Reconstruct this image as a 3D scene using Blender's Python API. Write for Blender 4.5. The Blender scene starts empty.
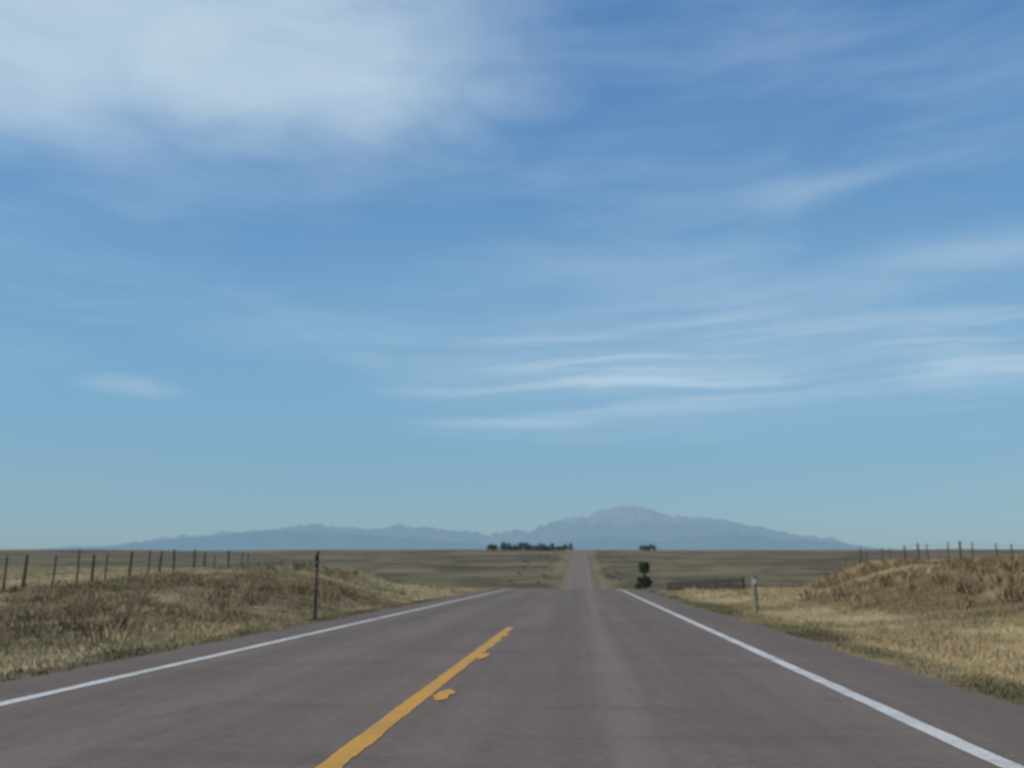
import bpy, math, numpy as np
from mathutils import Vector
rng = np.random.default_rng(7)
sc = bpy.context.scene
R = math.radians

# ---------------------------------------------------------------- helpers
def sstep(v, a, b):
    t = np.clip((np.asarray(v, float) - a) / (b - a), 0, 1)
    return t * t * (3 - 2 * t)

def hash2(i, j, s):
    n = np.sin(i * 127.1 + j * 311.7 + s * 74.7) * 43758.5453
    return n - np.floor(n)

def vnoise(x, y, s=0):
    x = np.asarray(x, float); y = np.asarray(y, float)
    xi = np.floor(x); yi = np.floor(y)
    fx = x - xi; fy = y - yi
    fx = fx * fx * (3 - 2 * fx); fy = fy * fy * (3 - 2 * fy)
    a = hash2(xi, yi, s); b = hash2(xi + 1, yi, s)
    c = hash2(xi, yi + 1, s); d = hash2(xi + 1, yi + 1, s)
    return (a * (1 - fx) + b * fx) * (1 - fy) + (c * (1 - fx) + d * fx) * fy

def fbm(x, y, s=0, o=4):
    t = 0; amp = .5; tot = 0
    for k in range(o):
        t = t + amp * vnoise(x * 2 ** k, y * 2 ** k, s + k * 3.1); tot += amp; amp *= .55
    return t / tot

def make_mesh(name, verts, faces, mats=(), smooth=False, attrs=None, face_mats=None):
    me = bpy.data.meshes.new(name)
    verts = np.asarray(verts, np.float32); faces = np.asarray(faces, np.int32)
    k = faces.shape[1]
    me.vertices.add(len(verts)); me.vertices.foreach_set('co', verts.ravel())
    me.loops.add(faces.size); me.loops.foreach_set('vertex_index', faces.ravel())
    me.polygons.add(len(faces))
    me.polygons.foreach_set('loop_start', np.arange(0, faces.size, k, dtype=np.int32))
    me.polygons.foreach_set('loop_total', np.full(len(faces), k, dtype=np.int32))
    for m in mats: me.materials.append(m)
    me.update(calc_edges=True)
    me.polygons.foreach_set('use_smooth', np.full(len(faces), smooth))
    if attrs:
        for n, v in attrs.items():
            v = np.asarray(v, np.float32)
            if v.ndim == 1:
                a = me.attributes.new(n, 'FLOAT', 'POINT'); a.data.foreach_set('value', v)
            else:
                a = me.attributes.new(n, 'FLOAT_COLOR', 'POINT')
                if v.shape[1] == 3: v = np.hstack([v, np.ones((len(v), 1), np.float32)])
                a.data.foreach_set('color', v.ravel())
    ob = bpy.data.objects.new(name, me); sc.collection.objects.link(ob)
    return ob

class NT:
    def __init__(s, tree):
        s.t = tree; s.n = tree.nodes; s.l = tree.links
    def node(s, typ, **kw):
        n = s.n.new(typ)
        for k, v in kw.items(): setattr(n, k, v)
        return n
    def put(s, sock, v):
        if v is None: return
        if isinstance(v, bpy.types.NodeSocket): s.l.new(v, sock)
        else: sock.default_value = v
    def M(s, op, a, b=None, c=None, clamp=False):
        n = s.node('ShaderNodeMath', operation=op, use_clamp=clamp)
        s.put(n.inputs[0], a); s.put(n.inputs[1], b); s.put(n.inputs[2], c)
        return n.outputs[0]
    def noise(s, vec, scale, detail=4, rough=.55, dist=0):
        n = s.node('ShaderNodeTexNoise')
        s.put(n.inputs['Vector'], vec); n.inputs['Scale'].default_value = scale
        n.inputs['Detail'].default_value = detail; n.inputs['Roughness'].default_value = rough
        n.inputs['Distortion'].default_value = dist
        return n.outputs['Fac']
    def rng(s, v, a, b, c=0., d=1., smooth=True):
        n = s.node('ShaderNodeMapRange', interpolation_type='SMOOTHSTEP' if smooth else 'LINEAR')
        s.put(n.inputs[0], v)
        for i, q in zip((1, 2, 3, 4), (a, b, c, d)): n.inputs[i].default_value = q
        return n.outputs[0]
    def mix(s, f, a, b, bt='MIX'):
        n = s.node('ShaderNodeMix', data_type='RGBA', blend_type=bt)
        s.put(n.inputs[0], f)
        s.put(n.inputs[6], a if isinstance(a, bpy.types.NodeSocket) else (*a, 1))
        s.put(n.inputs[7], b if isinstance(b, bpy.types.NodeSocket) else (*b, 1))
        return n.outputs[2]
    def comb(s, x, y, z=0.):
        n = s.node('ShaderNodeCombineXYZ')
        s.put(n.inputs[0], x); s.put(n.inputs[1], y); s.put(n.inputs[2], z)
        return n.outputs[0]
    def attr(s, name):
        n = s.node('ShaderNodeAttribute', attribute_name=name); return n

def new_mat(name, rough=.95, spec=.15):
    m = bpy.data.materials.new(name); m.use_nodes = True
    t = NT(m.node_tree); b = m.node_tree.nodes['Principled BSDF']
    b.inputs['Roughness'].default_value = rough
    b.inputs['Specular IOR Level'].default_value = spec
    return m, t, b

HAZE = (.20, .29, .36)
def paint_haze(m, t, b, length, haze=HAZE):
    """imitates aerial perspective: mixes glowing haze colour into the material by distance from origin"""
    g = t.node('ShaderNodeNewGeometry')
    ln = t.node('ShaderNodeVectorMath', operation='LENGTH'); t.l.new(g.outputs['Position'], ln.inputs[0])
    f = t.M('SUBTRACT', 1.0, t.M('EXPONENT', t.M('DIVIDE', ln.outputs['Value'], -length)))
    em = t.node('ShaderNodeEmission'); em.inputs[0].default_value = (*haze, 1)  # haze painted on as emission, no scattering in the air
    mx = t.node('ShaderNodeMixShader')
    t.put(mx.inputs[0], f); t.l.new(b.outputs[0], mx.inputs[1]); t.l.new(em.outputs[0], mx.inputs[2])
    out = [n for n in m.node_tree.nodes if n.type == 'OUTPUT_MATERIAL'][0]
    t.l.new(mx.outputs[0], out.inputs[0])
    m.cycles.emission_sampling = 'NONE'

# ---------------------------------------------------------------- terrain functions
PY = [-200, 0, 62, 76, 120, 200, 270, 330, 400, 600, 800, 860, 960, 1300, 80000]
PZ = [4.3, 0, -1.333, -1.80, -4.2, -9., -11.4, -11.0, -9.1, -3.2, 2.6, 3.1, 2.4, 0, 0]
def prof(y):
    y = np.asarray(y, float); w = np.clip((y - 55) * .25, 0, 30)
    return sum(np.interp(y + o * w, PY, PZ) for o in np.linspace(-1, 1, 9)) / 9
LY = [-200, 0, 60, 135, 190, 270, 330, 400, 600, 800, 860, 960, 1300, 80000]
LZ = [-1, -.9, -.85, -1.0, -4.5, -9.6, -10., -8.8, -3.2, 2.6, 3.1, 2.4, 0, 0]
RZ = [0, .1, .35, .0, -4.0, -9.6, -10., -8.8, -3.2, 2.6, 3.1, 2.4, 0, 0]
def platl(y):
    w = np.clip((y - 40) * .2, 0, 25)
    return sum(np.interp(y + o * w, LY, LZ) for o in np.linspace(-1, 1, 9)) / 9
def platr(y):
    w = np.clip((y - 40) * .2, 0, 25)
    return sum(np.interp(y + o * w, LY, RZ) for o in np.linspace(-1, 1, 9)) / 9
EL, ER = -6.45, 4.1       # asphalt edges
def terr(x, y):
    x = np.asarray(x, float); y = np.asarray(y, float)
    p = prof(y)
    ax = -x
    sh = np.maximum(y - 55, 0) * .35
    wl = sstep(ax - sh, 8.5, 24)
    zl = p * (1 - wl) + platl(y) * wl
    nz = fbm(x * .12, y * .12, 5, 3)
    edge = 8.4 + 2.0 * (vnoise(y * .09, 0 * y, 3) - .5)
    mound = sstep(ax, edge, edge + 5.5) * (1 - sstep(ax, 17, 26)) * sstep(y, 18, 38) * (1 - sstep(y, 52, 72))
    zl = zl + mound * (1.10 + .8 * (nz - .5))
    zl = zl - .22 * sstep(ax, 6.6, 7.6) * (1 - sstep(ax, 7.8, 9.5)) * (1 - .8 * sstep(y, 3, 14) * (1 - sstep(y, 14, 30)))
    sh = np.maximum(y - 38, 0) * .25
    er = 8.2 + 1.8 * (vnoise(y * .11, 0 * y, 9) - .5)
    wr = sstep(x - sh, er, er + 7.0)
    zr = p * (1 - wr) + (platr(y) + .7 * (nz - .5)) * wr
    zr = zr - .26 * sstep(x, 4.4, 6.2) * (1 - sstep(x, 6.8, 9))
    z = np.where(x < -1.2, zl, zr)
    off = np.maximum(np.maximum(-x + EL, x - ER), 0)
    am = sstep(off, .3, 4)
    near = 1 - sstep(y, 150, 400)
    z = z + am * near * (.44 * (fbm(x * .35, y * .35, 1, 4) - .5) + .14 * (fbm(x * 1.7, y * 1.7, 2, 3) - .5))
    far = sstep(y, 200, 500) * sstep(off, 8, 60)
    z = z + far * (2.6 * (fbm(x * .006, y * .004, 12, 3) - .5))
    under = (x > EL + .05) & (x < ER - .05)
    z = np.where(under, p - .06, z)
    z = np.where(~under, z - .03 * (1 - sstep(off, 0, .8)), z)
    return z

def graded(start, step, end, g):
    o = [start]
    while o[-1] < end:
        o.append(o[-1] + step); step *= g
    return o
ylines = np.array(list(np.arange(-14, 95, .5)) + graded(95, .8, 1500, 1.015) + graded(1600, 150, 90000, 1.18))
xr = sorted(set(list(np.round(np.arange(-44, 44.1, .4), 3)) + [EL, EL + .06, ER - .06, ER]))
xp = graded(44.6, .7, 60000, 1.09)
xlines = np.array([-v for v in xp[::-1]] + xr + xp)
X, Y = np.meshgrid(xlines, ylines)
Z = terr(X, Y)
nx, ny = len(xlines), len(ylines)
idx = np.arange(nx * ny).reshape(ny, nx)
F = np.stack([idx[:-1, :-1], idx[:-1, 1:], idx[1:, 1:], idx[1:, :-1]], -1).reshape(-1, 4)

def zones(x, y):
    off = np.maximum(np.maximum(-x + EL, x - ER), 0)
    n1 = fbm(x * .5, y * .25, 21, 3); n2 = fbm(x * .15, y * .15, 31, 3); n3 = fbm(x * .08, y * .02, 35, 4)
    n4 = fbm(x * .9, y * .5, 38, 3)
    fringe = (1 - sstep(off + 1.6 * (n1 - .5), .3, np.where(x < 0, .9, 1.3))) * (1 - .75 * sstep(y, 90, 200)) * (.45 + .55 * sstep(n4, .35, .6))
    bl = sstep(-x, 7.6, 9.8) * (1 - sstep(-x, 17, 24)) * sstep(y, 2, 12) * (1 - sstep(y, 58, 72))
    sh = np.maximum(y - 38, 0) * .25
    br = sstep(x - sh, 8.2, 9.8) * (1 - sstep(x - sh, 22, 34)) * (1 - sstep(y, 60, 90))
    brush = np.where(x < 0, bl * .7, br) * sstep(n2, .32, .56)
    far = sstep(y, 120, 260) * sstep(off + 22 * (n3 - .5) + 6 * (n1 - .5), 1, 11)
    far = np.maximum(far, sstep(y + 30 * (n2 - .5), 75, 100) * sstep(off + 5 * (n1 - .5), 6, 12) * (np.abs(x) < 16 + .32 * np.maximum(y - 55, 0)))
    return fringe, brush, far

# ---------------------------------------------------------------- ground
m_ground, t, b = new_mat('dry_prairie_ground', .98, .05)
g = t.node('ShaderNodeNewGeometry'); P = g.outputs['Position']
n_big = t.noise(P, .05, 4, .6); n_mid = t.noise(P, .45, 4, .6); n_fine = t.noise(P, 4.5, 3, .7)
sp = t.node('ShaderNodeSeparateXYZ'); t.l.new(P, sp.inputs[0])
streak = t.noise(t.comb(t.M('MULTIPLY', sp.outputs[0], .9), t.M('MULTIPLY', sp.outputs[1], .12)), 1.0, 4, .6)
gold = t.mix(t.rng(n_mid, .35, .65), (.32, .24, .125), (.45, .36, .20))
gold = t.mix(t.rng(streak, .5, .68, 0, .5), gold, (.23, .175, .095))
gold = t.mix(t.rng(n_fine, .35, .7, 0, .4), gold, (.21, .16, .088))
gold = t.mix(t.rng(sp.outputs[1], 150, 330, 0, .8), gold, (.165, .132, .075))
brushc = t.mix(t.rng(n_mid, .35, .65), (.155, .115, .068), (.30, .225, .125))
brushc = t.mix(t.rng(n_fine, .4, .65, 0, .6), brushc, (.10, .08, .046))
farc = t.mix(t.rng(n_big, .35, .65), (.105, .086, .048), (.15, .122, .068))
farst = t.noise(t.comb(t.M('MULTIPLY', sp.outputs[0], .008), t.M('MULTIPLY', sp.outputs[1], .03)), 1.0, 5, .65)
farc = t.mix(t.rng(farst, .42, .62, 0, .85), farc, (.225, .172, .095))
farst2 = t.noise(t.comb(t.M('MULTIPLY', sp.outputs[0], .02), t.M('ADD', t.M('MULTIPLY', sp.outputs[1], .02), 9.)), 1.0, 5, .7)
farc = t.mix(t.rng(farst2, .46, .60, 0, .75), farc, (.068, .06, .036))
fr = t.mix(t.rng(n_fine, .35, .65), (.075, .068, .038), (.155, .13, .072))
c = t.mix(t.attr('far').outputs['Fac'], gold, farc)
c = t.mix(t.attr('brush').outputs['Fac'], c, brushc)
c = t.mix(t.attr('fringe').outputs['Fac'], c, fr)
t.l.new(c, b.inputs['Base Color'])
bp = t.node('ShaderNodeBump'); bp.inputs['Strength'].default_value = .6; bp.inputs['Distance'].default_value = .12
t.l.new(n_fine, bp.inputs['Height']); t.l.new(bp.outputs[0], b.inputs['Normal'])
paint_haze(m_ground, t, b, 10000)
fz, bz, az_ = zones(X.ravel(), Y.ravel())
make_mesh('ground', np.stack([X, Y, Z], -1).reshape(-1, 3), F, [m_ground], True,
          {'fringe': fz, 'brush': bz, 'far': az_})

# ---------------------------------------------------------------- road
m_road, t, b = new_mat('asphalt', .85, .2)
g = t.node('ShaderNodeNewGeometry'); P = g.outputs['Position']
sp = t.node('ShaderNodeSeparateXYZ'); t.l.new(P, sp.inputs[0])
x_, y_ = sp.outputs[0], sp.outputs[1]
lane = t.comb(t.M('MULTIPLY', x_, 1.6), t.M('MULTIPLY', y_, .05))
nl = t.noise(lane, 1.3, 3, .6); nm = t.noise(P, .35, 3, .6); nf = t.noise(P, 55, 2, .7); nf2 = t.noise(P, 9, 3, .7)
c = t.mix(t.rng(nl, .35, .65), (.168, .127, .099), (.202, .156, .124))
c = t.mix(t.rng(nm, .4, .7, 0, .4), c, (.132, .101, .08))
c = t.mix(t.rng(nf, .35, .7, 0, .4), c, (.09, .07, .057))
c = t.mix(t.rng(nf2, .45, .7, 0, .35), c, (.25, .20, .16))
def band(cx, w, soft):
    d = t.M('ABSOLUTE', t.M('SUBTRACT', x_, cx)); return t.rng(d, w, w + soft, 1, 0)
wob = t.M('MULTIPLY', t.M('SUBTRACT', t.noise(t.comb(0., t.M('MULTIPLY', y_, .12)), 1.0, 2), .5), .3)
x_ = t.M('ADD', x_, wob)
for cx in (-4.5, -2.6, -.45, 1.55):
    c = t.mix(t.M('MULTIPLY', band(cx, .18, .45), .28), c, (.125, .096, .078))
c = t.mix(t.M('MULTIPLY', band(.35, .05, .22), .33), c, (.26, .21, .172))
c = t.mix(t.M('MULTIPLY', band(-3.6, .08, .35), .2), c, (.24, .195, .158))
sho = t.M('ADD', t.rng(x_, 2.9, 3.3), t.rng(x_, -5.9, -5.5, 1, 0))
c = t.mix(t.M('MULTIPLY', sho, .5), c, (.142, .104, .082))
seam = t.noise(t.comb(t.M('MULTIPLY', x_, .25), t.M('MULTIPLY', y_, 1.1)), 1.0, 3, .6)
c = t.mix(t.rng(seam, .54, .68, 0, .38), c, (.115, .09, .073))
# oil-dark drips and small stains between the wheel paths
st_ = t.noise(t.comb(t.M('MULTIPLY', x_, 2.4), t.M('MULTIPLY', y_, .55)), 1.0, 4, .65)
c = t.mix(t.rng(st_, .60, .72, 0, .35), c, (.085, .067, .055))
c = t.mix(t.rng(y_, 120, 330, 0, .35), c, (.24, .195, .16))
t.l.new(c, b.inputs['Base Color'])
bp = t.node('ShaderNodeBump'); bp.inputs['Strength'].default_value = .35; bp.inputs['Distance'].default_value = .01
t.l.new(nf, bp.inputs['Height']); t.l.new(bp.outputs[0], b.inputs['Normal'])

ry = ylines[ylines < 1400]
def strip(name, x0f, x1f, dz, mat, ys, ncols=2):
    x0 = x0f(ys) if callable(x0f) else np.full(len(ys), x0f)
    x1 = x1f(ys) if callable(x1f) else np.full(len(ys), x1f)
    cols = [x0 + (x1 - x0) * k / (ncols - 1) for k in range(ncols)]
    xs = np.stack(cols, 1); yy = np.repeat(ys[:, None], ncols, 1)
    zz = np.repeat((np.interp(ys, ry, prof(ry)) + dz)[:, None], ncols, 1)
    id_ = np.arange(len(ys) * ncols).reshape(len(ys), ncols)
    f = np.stack([id_[:-1, :-1], id_[:-1, 1:], id_[1:, 1:], id_[1:, :-1]], -1).reshape(-1, 4)
    return make_mesh(name, np.stack([xs, yy, zz], -1).reshape(-1, 3), f, [mat], True)
ed = lambda s, base: (lambda ys: base + s * (.28 * (fbm(ys * .6, ys * 0, 41 + s, 4) - .5)))
road = strip('road', ed(1, EL + .03), ed(-1, ER - .03), 0.0, m_road, ry, 3)

def paint_mat(name, col, worn, wamt):
    m, t, b = new_mat(name, .7, .3)
    g = t.node('ShaderNodeNewGeometry'); P = g.outputs['Position']
    s2 = t.node('ShaderNodeSeparateXYZ'); t.l.new(P, s2.inputs[0])
    c = t.mix(t.rng(t.noise(P, 18, 5, .75), .48, .64, 0, wamt), col, worn)
    c = t.mix(t.rng(t.noise(P, 1.5, 3, .6), .42, .68, 0, .45), c, worn)
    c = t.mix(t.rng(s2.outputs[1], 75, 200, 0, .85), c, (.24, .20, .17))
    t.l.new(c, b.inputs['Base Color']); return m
m_white = paint_mat('worn_white_paint', (.62, .60, .56), (.32, .28, .24), .5)
m_yel = paint_mat('worn_yellow_paint', (.62, .31, .04), (.36, .21, .07), .6)
fine = lambda a, b_, d=.12: np.arange(a, b_, d)
wy = np.concatenate([fine(-5, 40, .08), ry[ry > 40]])
wob = lambda base, s: (lambda ys: base + .035 * (fbm(ys * 2.3, ys * 0, s, 5) - .5))
road_lines = bpy.data.objects.new('road_markings', None); sc.collection.objects.link(road_lines)
o = strip('edge_line_right', wob(2.60, 51), wob(2.76, 52), .004, m_white, wy); o.parent = road_lines
o = strip('edge_line_left', wob(-5.43, 53), wob(-5.27, 54), .004, m_white, wy); o.parent = road_lines
ys = fine(-5, 20.5, .04)
o = strip('centre_line', lambda v: -1.68 + .03 * (fbm(v * 3.5, v * 0, 61, 5) - .5),
          lambda v: -1.515 + .04 * (fbm(v * 4, v * 0, 62, 5) - .5) + .04 * sstep(fbm(v * .9, v * 0, 66, 2), .6, .8), .004, m_yel, ys); o.parent = road_lines
def patch(a, b_, xa, xb, s):
    ys = fine(a, b_, .03); u = (ys - a) / (b_ - a); env = np.clip(1 - np.abs(2 * u - 1) ** 5, 0, 1)
    mid = (xa + xb) / 2; h = (xb - xa) / 2
    o = strip('centre_line_patch', lambda v: mid - h * env * (.45 + 1.1 * (fbm(v * 5, v * 0, s, 4))),
              lambda v: mid + h * env * (.45 + 1.1 * (fbm(v * 5, v * 0, s + 1, 4))), .008, m_yel, ys); o.parent = road_lines
patch(8.85, 9.7, -1.46, -1.31, 71)
patch(13.0, 14.0, -1.52, -1.39, 73)
patch(17.6, 18.2, -1.54, -1.44, 75)

# ---------------------------------------------------------------- grass
def cols_for(x, y, n):
    fz, bz, _ = zones(x, y)
    gold = np.array([.50, .405, .23]); tan = np.array([.42, .325, .18]); dark = np.array([.18, .145, .085]); br = np.array([.30, .22, .12])
    u = rng.random((n, 1)); p = fbm(x * .3, y * .3, 81, 3)[:, None]
    c = gold * u + tan * (1 - u)
    k = np.clip((p - .5) * 4 + .15, 0, .7); c = c * (1 - k) + np.array([.29, .22, .12]) * k
    q = fbm(x * .25, y * .25, 86, 3)[:, None]; k = np.clip((q - .53) * 6, 0, .65); c = c * (1 - k) + np.array([.19, .17, .09]) * k
    bzv = bz[:, None] * .8; c = c * (1 - bzv) + (br * u + dark * (1 - u)) * bzv
    fv = fz[:, None] * .95; c = c * (1 - fv) + np.array([.125, .115, .06]) * (.6 + .6 * u) * fv
    return c * (0.88 + .24 * rng.random((n, 1)))

def grass(name, pts, hgt, blades, width, mat, spread, colfun=None):
    n = len(pts); x, y = pts[:, 0], pts[:, 1]; z = terr(x, y) - .02
    col = colfun(x, y, n) if colfun else cols_for(x, y, n)
    N = n * blades
    bx = np.repeat(x, blades); by = np.repeat(y, blades); bz = np.repeat(z, blades); h = np.repeat(hgt, blades) * (.5 + .7 * rng.random(N))
    sp_ = np.repeat(spread, blades)
    ang = rng.random(N) * 2 * np.pi; rad = np.sqrt(rng.random(N)) * sp_ * .5
    lx, ly = np.cos(ang), np.sin(ang)
    px_, py_ = bx + lx * rad, by + ly * rad
    w = np.repeat(width, blades) * (.6 + .8 * rng.random(N)) * .5
    fa = rng.random(N) * np.pi; wx, wy_ = np.cos(fa) * w, np.sin(fa) * w
    la = rng.random(N) * 2 * np.pi; lx, ly = np.cos(la), np.sin(la)
    lean = (.05 + .6 * rng.random(N)) * h
    V = np.zeros((N, 4, 3))
    V[:, 0] = np.stack([px_ - wx, py_ - wy_, bz], 1); V[:, 1] = np.stack([px_ + wx, py_ + wy_, bz], 1)
    mx, my = px_ + lx * lean * .35, py_ + ly * lean * .35
    tx, ty = px_ + lx * lean, py_ + ly * lean
    V[:, 2] = np.stack([mx + wx * .8, my + wy_ * .8, bz + h * .6], 1)
    V[:, 3] = np.stack([tx, ty, bz + h], 1)
    Fq = (np.arange(N)[:, None] * 4 + np.array([0, 1, 2, 3])[None])
    cc = np.repeat(col, blades, 0) * (.85 + .3 * rng.random((N, 1)))
    CC = np.repeat(cc, 4, 0)
    return make_mesh(name, V.reshape(-1, 3), Fq, [mat], False, {'col': CC})

m_grass, t, b = new_mat('dry_grass', .9, .1)
t.l.new(t.attr('col').outputs['Color'], b.inputs['Base Color'])

def scatter(n, x0, x1, y0, y1, keep):
    x = x0 + rng.random(n) * (x1 - x0); y = y0 + rng.random(n) * (y1 - y0)
    k = keep(x, y) > rng.random(n); return np.stack([x[k], y[k]], 1)
def kp(x, y):
    off = np.maximum(-x + EL, x - ER)
    inview = (np.abs(x + 0) < 9 + y * .85)
    return np.where(off > -.05, .3 + .7 * sstep(fbm(x * .5, y * .5, 91, 3), .3, .6), 0) * inview
P1 = np.vstack([scatter(66000, -36, EL + .1, 5, 44, kp), scatter(54000, ER - .1, 32, 5, 44, kp),
                scatter(3000, EL - .9, EL + .15, 5, 44, kp), scatter(3500, ER - .15, ER + 1.1, 5, 44, kp)])
P2 = np.vstack([scatter(34000, -75, EL, 44, 130, kp), scatter(24000, ER, 60, 44, 110, kp)])
def hf(P, base):
    off = np.maximum(-P[:, 0] + EL, P[:, 0] - ER)
    return base * (.5 + .5 * sstep(off, 0, 1.8)) * (.4 + 1.1 * fbm(P[:, 0] * .6, P[:, 1] * .6, 95, 2)) * (.7 + .6 * rng.random(len(P)))
grass('grass', P1, hf(P1, .13), 7, np.full(len(P1), .014), m_grass, np.full(len(P1), .36))
grass('grass', P2, hf(P2, .18), 4, np.full(len(P2), .04), m_grass, np.full(len(P2), .5))

def bcol(x, y, n):
    u = rng.random((n, 1)); k = rng.random((n, 1))
    a = np.array([.22, .15, .085]); b_ = np.array([.12, .10, .058]); c_ = np.array([.36, .27, .15])
    c = a * u + b_ * (1 - u); return np.where(k > .55, c_ * (.7 + .5 * u), c)
def kb(x, y):
    _, bz, _ = zones(x, y); return bz * sstep(fbm(x * .45, y * .45, 99, 3), .44, .62)
PB = np.vstack([scatter(8000, -26, -7.5, 8, 70, kb), scatter(15000, 7.5, 40, 8, 80, kb)])
hb = np.where(PB[:, 0] < 0, .75, 1.15) * (.12 + .34 * rng.random(len(PB)) ** 1.4)
grass('brush', PB, hb, 18, np.full(len(PB), .024), m_grass, np.full(len(PB), .55), bcol)

# ---------------------------------------------------------------- solids helpers
def tube(path, rad, sides=8, cap=True, squash=1.0):
    path = np.asarray(path, float); n = len(path); V = []; Fs = []
    for i in range(n):
        d = path[min(i + 1, n - 1)] - path[max(i - 1, 0)]; d = d / (np.linalg.norm(d) + 1e-9)
        up = np.array([0, 0, 1.]) if abs(d[2]) < .9 else np.array([0, 1., 0])
        a = np.cross(d, up); a /= np.linalg.norm(a); bb = np.cross(a, d)
        for k in range(sides):
            th = 2 * np.pi * k / sides
            V.append(path[i] + rad[i] * (np.cos(th) * a + squash * np.sin(th) * bb))
    for i in range(n - 1):
        for k in range(sides):
            k2 = (k + 1) % sides
            Fs.append((i * sides + k, i * sides + k2, (i + 1) * sides + k2, (i + 1) * sides + k))
    if cap:
        for base, rev in ((0, True), ((n - 1) * sides, False)):
            V.append(path[0 if base == 0 else -1]); ci = len(V) - 1
            for k in range(0, sides, 1):
                k2 = (k + 1) % sides
                Fs.append((base + k, base + k2, ci, ci) if not rev else (base + k2, base + k, ci, ci))
    return V, Fs

class Builder:
    def __init__(s): s.V = []; s.F = []; s.M = []
    def add(s, V, F, m=0):
        o = len(s.V); s.V += [tuple(v) for v in V]
        for f in F:
            q = []
            for i in f:
                if i + o not in q: q.append(i + o)
            s.F.append(q); s.M.append(m)
    def box(s, c, sx, sy, sz, m=0, rz=0):
        ca, sa = math.cos(rz), math.sin(rz); V = []
        for dz in (0, 1):
            for dx, dy in ((-1, -1), (1, -1), (1, 1), (-1, 1)):
                x, y = dx * sx / 2, dy * sy / 2
                V.append((c[0] + x * ca - y * sa, c[1] + x * sa + y * ca, c[2] + dz * sz))
        s.add(V, [(0, 3, 2, 1), (4, 5, 6, 7), (0, 1, 5, 4), (1, 2, 6, 5), (2, 3, 7, 6), (3, 0, 4, 7)], m)
    def make(s, name, mats, bevel=0, smooth=False):
        me = bpy.data.meshes.new(name); me.from_pydata(s.V, [], s.F)
        for m in mats: me.materials.append(m)
        me.polygons.foreach_set('material_index', s.M); me.polygons.foreach_set('use_smooth', [smooth] * len(s.F))
        ob = bpy.data.objects.new(name, me); sc.collection.objects.link(ob)
        if bevel:
            bm = ob.modifiers.new('bevel', 'BEVEL'); bm.width = bevel; bm.segments = 2
        return ob

def simple(name, c1, c2, scale=20, rough=.9, metal=0, stretch=True):
    m, t, b = new_mat(name, rough, .2); b.inputs['Metallic'].default_value = metal
    g = t.node('ShaderNodeNewGeometry'); sp = t.node('ShaderNodeSeparateXYZ'); t.l.new(g.outputs['Position'], sp.inputs[0])
    v = t.comb(sp.outputs[0], sp.outputs[1], t.M('MULTIPLY', sp.outputs[2], .15 if stretch else 1.))
    t.l.new(t.mix(t.rng(t.noise(v, scale, 5, .65), .35, .65), c1, c2), b.inputs['Base Color']); return m
m_wood = simple('weathered_wood', (.055, .045, .036), (.15, .12, .095), 25)
m_woodl = simple('pale_weathered_wood', (.18, .145, .11), (.31, .26, .20), 25)
m_wire = simple('rusty_wire', (.08, .05, .035), (.16, .13, .11), 30, .6, .5)
m_steel = simple('galvanised_steel', (.16, .16, .16), (.26, .26, .26), 12, .6, .6)
m_steel_d = simple('weathering_steel', (.06, .055, .052), (.12, .105, .095), 12, .8, .3)
m_refl = simple('reflector', (.45, .40, .34), (.6, .55, .48), 18, .3)
m_black = simple('black_band', (.015, .015, .015), (.03, .03, .03), 18)

# ---------------------------------------------------------------- fences
def fence(name, pts, ph, seed):
    r = np.random.default_rng(seed); B = Builder(); tops = []
    for i, (x, y) in enumerate(pts):
        z = float(terr(x, y)); h = ph * (.90 + .18 * r.random()); tx, ty = (r.random(2) - .5) * .16 * h
        big = (r.random() < .3); rr = .07 if big else .042
        h = h * (1.06 if big else 1)
        path = [(x + tx * u, y + ty * u, z - .1 + (h + .1) * u) for u in (0, .3, .6, .92, 1)]
        V, Fs = tube(path, [rr * 1.1, rr, rr * .95, rr * .88, rr * .6], 7); B.add(V, Fs, 0)
        tops.append([(x + tx * u, y + ty * u, z + h * u) for u in (.25, .48, .7, .92)])
    for i in range(len(tops) - 1):
        for k in range(4):
            a = np.array(tops[i][k]); b_ = np.array(tops[i + 1][k]); off = np.array([0.0, -.05, 0])
            pts_ = [a + (b_ - a) * u + off - np.array([0, 0, .04 * math.sin(math.pi * u)]) for u in (0, .33, .66, 1)]
            V, Fs = tube(pts_, [.005] * 4, 4, False); B.add(V, Fs, 1)
            for q in (pts_[1], pts_[2]):
                V, Fs = tube([q + [0, 0, -.025], q + [0, 0, .025]], [.005, .003], 3, False); B.add(V, Fs, 1)
    return B.make(name, [m_wood, m_wire])
rf_ = np.random.default_rng(31)
lf = []; y = 29.
while y < 125:
    lf.append((-22.5 + .2 * math.sin(y), y)); y += (1.7 + max(0, y - 45) * .03) * (.88 + .24 * rf_.random())
fence('barbed_wire_fence', lf, 1.66, 3)
rf = []; y = 38.
while y < 112:
    rf.append((22.5 + .2 * math.sin(y), y)); y += (2.0 + max(0, y - 45) * .03) * (.88 + .24 * rf_.random())
fence('barbed_wire_fence', rf, 1.3, 4)

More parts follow.
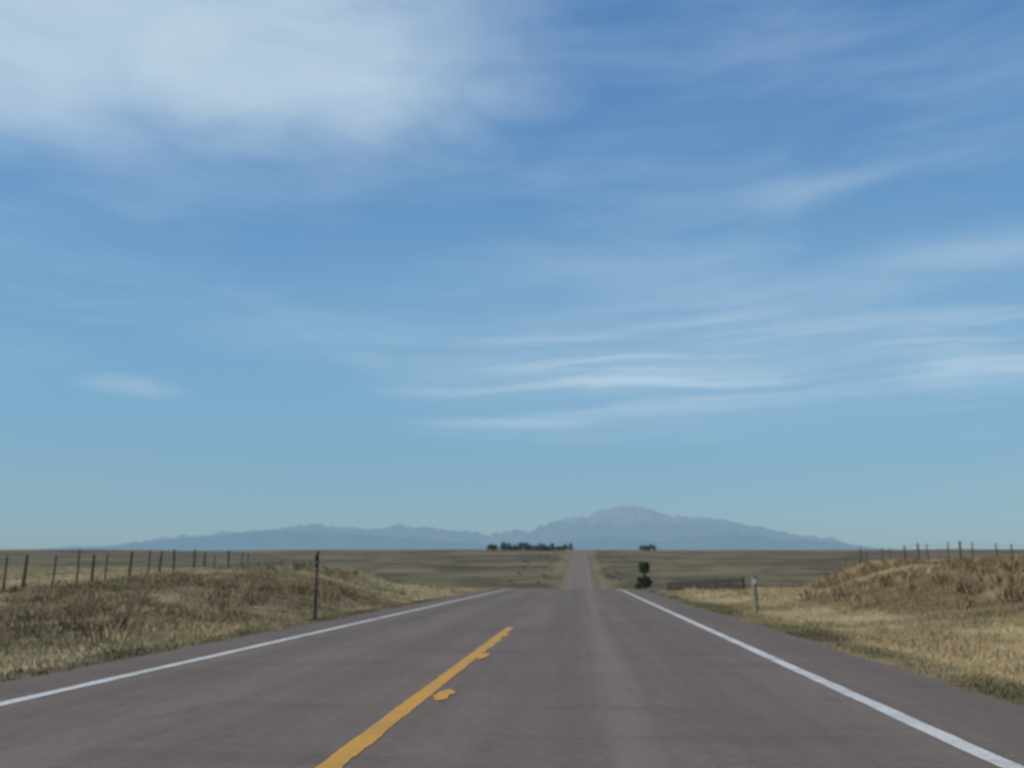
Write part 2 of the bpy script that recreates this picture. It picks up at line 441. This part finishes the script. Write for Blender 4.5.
# ---------------------------------------------------------------- roadside marker posts
def marker_post(x, y):
    z = float(terr(x, y)); B = Builder(); h = 1.78
    V, Fs = tube([(x, y, z - .2), (x, y, z + .55), (x + .01, y, z + 1.2), (x + .02, y, z + h - .04), (x + .02, y, z + h)], [.05, .047, .042, .038, .026], 8); B.add(V, Fs, 0)
    B.box((x + .015, y - .06, z + h - .42), .10, .02, .30, 1)
    B.box((x + .015, y - .075, z + h - .36), .065, .012, .10, 2)
    for k in (.5, .9): B.box((x, y - .052, z + k), .03, .015, .03, 1)
    return B.make('marker_post', [m_wood, m_black, m_steel], .004)
marker_post(-6.85, 23.3)
def delineator(x, y):
    z = float(terr(x, y)); B = Builder(); h = 1.28
    rs = [.085, .082, .08, .078, .055]
    V, Fs = tube([(x, y, z - .2), (x, y, z + .4), (x - .01, y, z + .8), (x - .01, y, z + h - .05), (x - .01, y, z + h)], rs, 10); B.add(V, Fs, 0)
    B.box((x - .01, y - .095, z + h - .26), .09, .02, .14, 1)
    V, Fs = tube([(x - .01, y, z + h - .02), (x - .01, y, z + h + .02)], [.07, .05], 10); B.add(V, Fs, 2)
    return B.make('delineator_post', [m_woodl, m_refl, m_wood])
delineator(5.58, 30.5)

def guardrail():
    B = Builder(); a = np.array([7.7, 83.]); e = np.array([11.3, 66.]); n = 9
    bow = lambda u: .5 * math.sin(math.pi * u)
    d = (e - a) / np.linalg.norm(e - a); nrm = np.array([-d[1], d[0]]); nrm = -nrm if nrm[0] > 0 else nrm
    ang = math.atan2(d[1], d[0])
    pts = [a + (e - a) * k / (n - 1) + nrm * bow(k / (n - 1)) for k in range(n)]
    gz = [float(terr(*p)) for p in pts]
    lin = np.linspace(gz[0], gz[-1], n) + .06
    for k, p in enumerate(pts):
        z0 = gz[k] - .2; zt = lin[k] + .80
        B.box((p[0], p[1], z0), .18, .18, zt - z0, 0, ang)
        B.box((p[0] + nrm[0] * .13, p[1] + nrm[1] * .13, zt - .30), .10, .07, .25, 0, ang)
    sec = [(.0, .0), (.03, .03), (.08, .05), (.08, .10), (.02, .14), (.02, .18), (.08, .22), (.08, .27), (.03, .29), (.0, .32)]
    for base in (.08, .44):
        V = []; Fs = []
        for k, p in enumerate(pts):
            zt = lin[k] + base
            for o_, h_ in sec: V.append((p[0] + nrm[0] * (.18 + o_), p[1] + nrm[1] * (.18 + o_), zt + h_))
            for o_, h_ in sec[::-1]: V.append((p[0] + nrm[0] * (.172 + o_), p[1] + nrm[1] * (.172 + o_), zt + h_))
        m = len(sec) * 2
        for i in range(n - 1):
            for k in range(m): Fs.append((i * m + k, i * m + (k + 1) % m, (i + 1) * m + (k + 1) % m, (i + 1) * m + k))
        B.add(V, Fs, 1)
    B.make('guardrail', [m_wood, m_steel_d])
    r = rng
    k = r.random(170); q = a + (e - a) * k[:, None] + r.normal(size=(170, 2)) * .3 - [.3, 0]
    grass('brush', q, .15 + .25 * r.random(170), 16, np.full(170, .035), m_grass, np.full(170, .5),
          lambda x, y, n: np.array([.17, .14, .08]) * (.6 + .9 * r.random((n, 1))))
guardrail()

# ---------------------------------------------------------------- trees
m_bark = simple('bark', (.05, .038, .028), (.10, .075, .055), 15)
m_leaf, t, b = new_mat('dark_foliage', .9, .1)
t.l.new(t.attr('col').outputs['Color'], b.inputs['Base Color'])
paint_haze(m_leaf, t, b, 9000)
def tree_geo(x, y, h, w, r, ntuft=900, leaf=.22, bc=(.038, .05, .026)):
    z = float(terr(x, y)); T = []
    T.append(tube([(x, y, z - .2), (x + .05, y, z + h * .25), (x, y + .05, z + h * .5), (x + .1, y, z + h * .8)], [w * .06, w * .05, w * .035, w * .012], 7))
    cl = []
    nc = 16
    for k in range(nc):
        th = r.random() * 6.28; u = .14 + .84 * r.random()
        rr = (math.sin(math.pi * min(1, u * .85 + .12)) ** .7) * w * .5 * (.45 + .6 * r.random())
        c = np.array([x + math.cos(th) * rr * .75, y + math.sin(th) * rr * .75, z + h * u * .93])
        s = w * (.12 + .13 * r.random()); cl.append((c, s))
        st = np.array([x, y, z + h * max(.12, u * .6)])
        T.append(tube([st, (st + c) / 2 + [0, 0, -.05 * h], c], [w * .025, w * .015, w * .006], 5))
    per = ntuft // nc; L = []; C = []
    for c, s in cl:
        d = r.normal(size=(per, 3)); d /= np.linalg.norm(d, axis=1)[:, None]
        p = c + d * s * (.4 + .7 * r.random((per, 1))) * [1, 1, .8]
        base = np.array(bc) * (.7 + .7 * r.random())
        a = r.normal(size=(per, 3)); a /= np.linalg.norm(a, axis=1)[:, None]
        b2 = np.cross(a, r.normal(size=(per, 3))); b2 /= np.linalg.norm(b2, axis=1)[:, None]
        sz = leaf * (.6 + .8 * r.random((per, 1)))
        q = np.stack([p - a * sz, p - b2 * sz * .6, p + a * sz, p + b2 * sz * .6], 1); L.append(q)
        C.append(np.repeat(base * (.7 + .6 * r.random((per, 1))), 4, 0))
    return T, np.concatenate(L), np.concatenate(C)
def build_tree(name, specs, seed, ntuft, leaf, bc=(.038, .05, .026)):
    r = np.random.default_rng(seed); B = Builder(); Ls = []; Cs = []
    for (x, y, h, w) in specs:
        T, L, C = tree_geo(x, y, h, w, r, ntuft, leaf, bc)
        for V, Fs in T: B.add(V, Fs, 0)
        Ls.append(L); Cs.append(C)
    L = np.concatenate(Ls); C = np.concatenate(Cs)
    e = bpy.data.objects.new(name, None); sc.collection.objects.link(e)
    tr = B.make('trunks', [m_bark]); tr.parent = e
    lo = make_mesh('foliage', L.reshape(-1, 3), np.arange(len(L) * 4).reshape(-1, 4), [m_leaf], False, {'col': C}); lo.parent = e
build_tree('juniper_tree', [(10.2, 152, 5.8, 3.2)], 5, 2600, .16)
r = np.random.default_rng(12)
sp_ = []
for px_ in np.concatenate([np.linspace(-84, -62, 9), np.linspace(-60, -38, 12), np.linspace(-36, -11, 9)]):
    sp_.append((px_ + r.normal() * 1.2, 815 + r.normal() * 10, 3.2 + 4 * r.random(), 5.5 + 3.5 * r.random()))
build_tree('tree_row', sp_, 6, 260, .5)
sp_ = [(52 + 3.3 * k + r.normal(), 815 + r.normal() * 8, 4 + 3 * r.random(), 4.5 + 2 * r.random()) for k in range(5)]
build_tree('tree_row', sp_, 8, 260, .5)
# a few low bushes along the far ditch lines, same tone as the range around them
r = np.random.default_rng(77)
sp_ = []
for _ in range(34):
    yy = 330 + 330 * r.random(); sd_ = -1 if r.random() < .6 else 1
    xx = sd_ * (11 + 26 * r.random() ** 2)
    sp_.append((xx, yy, .3 + .6 * r.random() ** 2, 1.4 + 2.8 * r.random()))
build_tree('shrub_mass', sp_, 9, 90, .22, (.14, .115, .065))

# ---------------------------------------------------------------- mountains
MX = np.array([-26500, -24560, -22810, -21940, -20630, -19315, -18220, -17130, -15380, -13630, -12320, -11010, -9700, -8170, -6640, -4890, -3580, -2270, -1180, 130, 700, 1220, 1700, 2185, 2700, 3190, 4000, 4720, 6030, 7340, 9090, 10840, 11700, 12600, 15000])
MZ = np.array([0, 60, 300, 200, 225, 515, 645, 775, 860, 990, 1200, 1120, 1030, 1200, 1030, 860, 820, 950, 1290, 1530, 1740, 1780, 1900, 2010, 1880, 1700, 1520, 1480, 1330, 1075, 730, 515, 170, 0, 0])
def mountain(name, u0, u1, hx, hz, y0, depth, seed, haze_len, jag, haze):
    m_mt, t, b = new_mat(name + '_rock', 1, 0)
    g = t.node('ShaderNodeNewGeometry'); P = g.outputs['Position']
    sp = t.node('ShaderNodeSeparateXYZ'); t.l.new(P, sp.inputs[0])
    nn = t.noise(P, .0009, 5, .6)
    forest = t.mix(t.rng(nn, .4, .6), (.05, .06, .05), (.15, .135, .11))
    alp = t.rng(t.M('ADD', sp.outputs[2], t.M('MULTIPLY', nn, 900)), 1450, 2050)
    t.l.new(t.mix(alp, forest, (.46, .37, .32)), b.inputs['Base Color'])
    paint_haze(m_mt, t, b, haze_len, haze)
    u = np.linspace(u0, u1, 600); v = np.linspace(0, 1, 70)
    U, Vv = np.meshgrid(u, v)
    base = np.interp(U, hx, hz)
    rj = (1 - np.abs(2 * fbm(U * .0011, U * 0, seed, 5) - 1)) - .72
    ridge = base + jag * rj * sstep(base, 30, 500) + jag * .35 * (fbm(U * .005, U * 0, seed + 4, 3) - .5) * sstep(base, 30, 400)
    ridge = np.maximum(ridge, 0)
    shape = np.where(Vv < .62, (Vv / .62) ** 1.3, 1 - ((Vv - .62) / .38) ** 1.5)
    spur = 1 - np.abs(2 * fbm(U * .0009 + 1.5 * Vv, Vv * 4, seed + 9, 5) - 1)
    H = ridge * shape * (1 - 1.1 * (1 - shape) * (1 - spur)) - 5
    H = H - (Vv == 0) * 30
    YM = y0 + Vv * depth
    id_ = np.arange(U.size).reshape(U.shape)
    Fm = np.stack([id_[:-1, :-1], id_[:-1, 1:], id_[1:, 1:], id_[1:, :-1]], -1).reshape(-1, 4)
    make_mesh(name, np.stack([U, YM, H], -1).reshape(-1, 3), Fm, [m_mt], True)
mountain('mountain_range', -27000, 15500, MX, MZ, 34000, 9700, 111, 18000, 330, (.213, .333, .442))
FX = np.array([-19500, -17500, -15500, -13000, -11000, -9000, -7000, -5000, -3000, -1000, 1000, 3000, 5000, 7000, 9000, 10500])
FZ = np.array([0, 150, 330, 520, 700, 640, 560, 430, 260, 330, 480, 420, 560, 470, 220, 0])
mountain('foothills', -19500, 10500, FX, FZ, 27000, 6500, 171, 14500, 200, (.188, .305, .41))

# ---------------------------------------------------------------- world
SUN_EL, SUN_AZ = 42, -112
w = bpy.data.worlds.new('World'); sc.world = w; w.use_nodes = True
t = NT(w.node_tree); bg = w.node_tree.nodes['Background']
STR = .13
sky = t.node('ShaderNodeTexSky', sky_type='NISHITA'); sky.sun_disc = False
sky.sun_elevation = R(SUN_EL); sky.sun_rotation = R(SUN_AZ % 360)
sky.altitude = 1500; sky.air_density = 1.2; sky.dust_density = 1.2; sky.ozone_density = 1.0
tc = t.node('ShaderNodeTexCoord'); D = tc.outputs['Generated']
sp = t.node('ShaderNodeSeparateXYZ'); t.l.new(D, sp.inputs[0])
deg = 57.29578
azn = t.M('MULTIPLY', t.M('ARCTAN2', sp.outputs[0], sp.outputs[1]), deg)
eln = t.M('MULTIPLY', t.M('ARCSINE', sp.outputs[2]), deg)
d1 = t.M('SUBTRACT', t.noise(t.comb(t.M('MULTIPLY', azn, .07), t.M('MULTIPLY', eln, .13)), 1.0, 4, .5), .5)
d2 = t.M('SUBTRACT', t.noise(t.comb(t.M('MULTIPLY', azn, .08), t.M('ADD', t.M('MULTIPLY', eln, .16), 40.)), 1.0, 4, .5), .5)
azd = t.M('ADD', azn, t.M('MULTIPLY', d1, 14.))
eld = t.M('ADD', eln, t.M('MULTIPLY', d2, 7.))
elw = t.M('ADD', eln, t.M('MULTIPLY', d2, 2.2))
def blob(a0, e0, ra, re, st, e=None, inner=0.):
    a = t.M('DIVIDE', t.M('SUBTRACT', azd, a0), ra); ee = t.M('DIVIDE', t.M('SUBTRACT', e or elw, e0), re)
    r2 = t.M('SQRT', t.M('ADD', t.M('MULTIPLY', a, a), t.M('MULTIPLY', ee, ee)))
    return t.M('MULTIPLY', t.rng(r2, inner, 1.0, 1, 0), st)
tilt = t.M('ADD', elw, t.M('MULTIPLY', azn, -.02))
fine_ = t.noise(t.comb(t.M('MULTIPLY', azd, .055), t.M('MULTIPLY', tilt, .9)), 1.0, 4, .5)
mid_ = t.noise(t.comb(t.M('MULTIPLY', azd, .045), t.M('ADD', t.M('MULTIPLY', tilt, .24), 13.)), 1.0, 5, .55)
st_f = t.rng(fine_, .40, .70); st_m = t.rng(mid_, .36, .76)
band_ = t.M('ADD', blob(3, 11.5, 24, 6.5, .45), blob(26, 11, 14, 6, .38))
clouds = t.M('MULTIPLY', st_f, band_)
upper = t.M('MULTIPLY', st_m, t.rng(eln, 6, 15, 0, .22))
clouds = t.M('ADD', clouds, upper)
clouds = t.M('ADD', clouds, blob(6, 13, 36, 9, .17))
wisp = t.rng(t.noise(t.comb(t.M('MULTIPLY', azd, .045), t.M('MULTIPLY', eld, .10)), 1.0, 5, .55), .3, .65, .72, 1.0)
bb_ = t.M('MAXIMUM', blob(-33, 37, 33, 13, .95, e=eld, inner=.45), blob(-20, 29.6, 21, 7.2, 1.0, e=eld, inner=.3))
bb_ = t.M('MAXIMUM', bb_, blob(-40, 29, 24, 9, .9, e=eld, inner=.3))
bb_ = t.M('MAXIMUM', bb_, blob(-6, 28.4, 9, 2.6, .55, e=elw))
big = t.M('MULTIPLY', bb_, wisp)
clouds = t.M('ADD', t.M('MULTIPLY', clouds, t.M('SUBTRACT', 1.0, t.M('MULTIPLY', big, .7))), t.M('MULTIPLY', big, .84))
for a in ((-27.5, 9.4, 4.5, .9, .25), (7, 10.4, 10, .5, .22), (-4, 8.1, 9, .6, .28), (24, 10.2, 8, 2.0, .26), (14, 21.8, 10, 1.6, .20), (25, 17, 9, 1.6, .2)):
    clouds = t.M('ADD', clouds, blob(*a))
clouds = t.M('MINIMUM', clouds, .88)
clouds = t.M('MULTIPLY', clouds, t.rng(eln, 1, 6))
ramp = t.node('ShaderNodeValToRGB'); cr = ramp.color_ramp; cr.interpolation = 'LINEAR'
stops = [(0, (.215, .35, .425)), (4, (.20, .365, .475)), (9, (.178, .38, .545)), (17, (.15, .345, .565)), (26, (.108, .27, .525)), (34, (.088, .23, .49)), (90, (.05, .14, .36))]
cr.elements[0].position = 0; cr.elements[0].color = (*stops[0][1], 1)
cr.elements[1].position = 1; cr.elements[1].color = (*stops[-1][1], 1)
for e_, c_ in stops[1:-1]:
    k = cr.elements.new(e_ / 90); k.color = (*c_, 1)
t.l.new(t.M('DIVIDE', eln, 90.), ramp.inputs[0])
sc_ = t.mix(1.0, ramp.outputs[0], (1 / STR, 1 / STR, 1 / STR), 'MULTIPLY')
skyb = t.mix(1.0, sky.outputs[0], (.75, .9, 1.1), 'MULTIPLY')
skyc = t.mix(.82, skyb, sc_)
col = t.mix(clouds, skyc, (4.2, 5.25, 6.05))
t.l.new(col, bg.inputs[0]); bg.inputs[1].default_value = STR

sd = bpy.data.lights.new('sun', 'SUN'); sd.energy = 3.0; sd.angle = R(.5); sd.color = (1, .92, .80)
so = bpy.data.objects.new('sun', sd); sc.collection.objects.link(so)
dv = Vector((math.sin(R(SUN_AZ)) * math.cos(R(SUN_EL)), math.cos(R(SUN_AZ)) * math.cos(R(SUN_EL)), math.sin(R(SUN_EL))))
so.rotation_euler = (-dv).to_track_quat('-Z', 'Y').to_euler()

# ---------------------------------------------------------------- camera
cd = bpy.data.cameras.new('camera'); cam = bpy.data.objects.new('camera', cd); sc.collection.objects.link(cam)
cam.location = (0, 0, 1.2); cam.rotation_euler = (R(90 + 10.57), 0, R(4.37))
cd.sensor_width = 36; cd.lens = 900 / 1024 * 36; cd.clip_start = .1; cd.clip_end = 200000
cd.dof.use_dof = True; cd.dof.focus_distance = 2.1; cd.dof.aperture_fstop = 4.0
sc.camera = cam
sc.view_settings.view_transform = 'Standard'; sc.view_settings.look = 'None'; sc.view_settings.exposure = 0
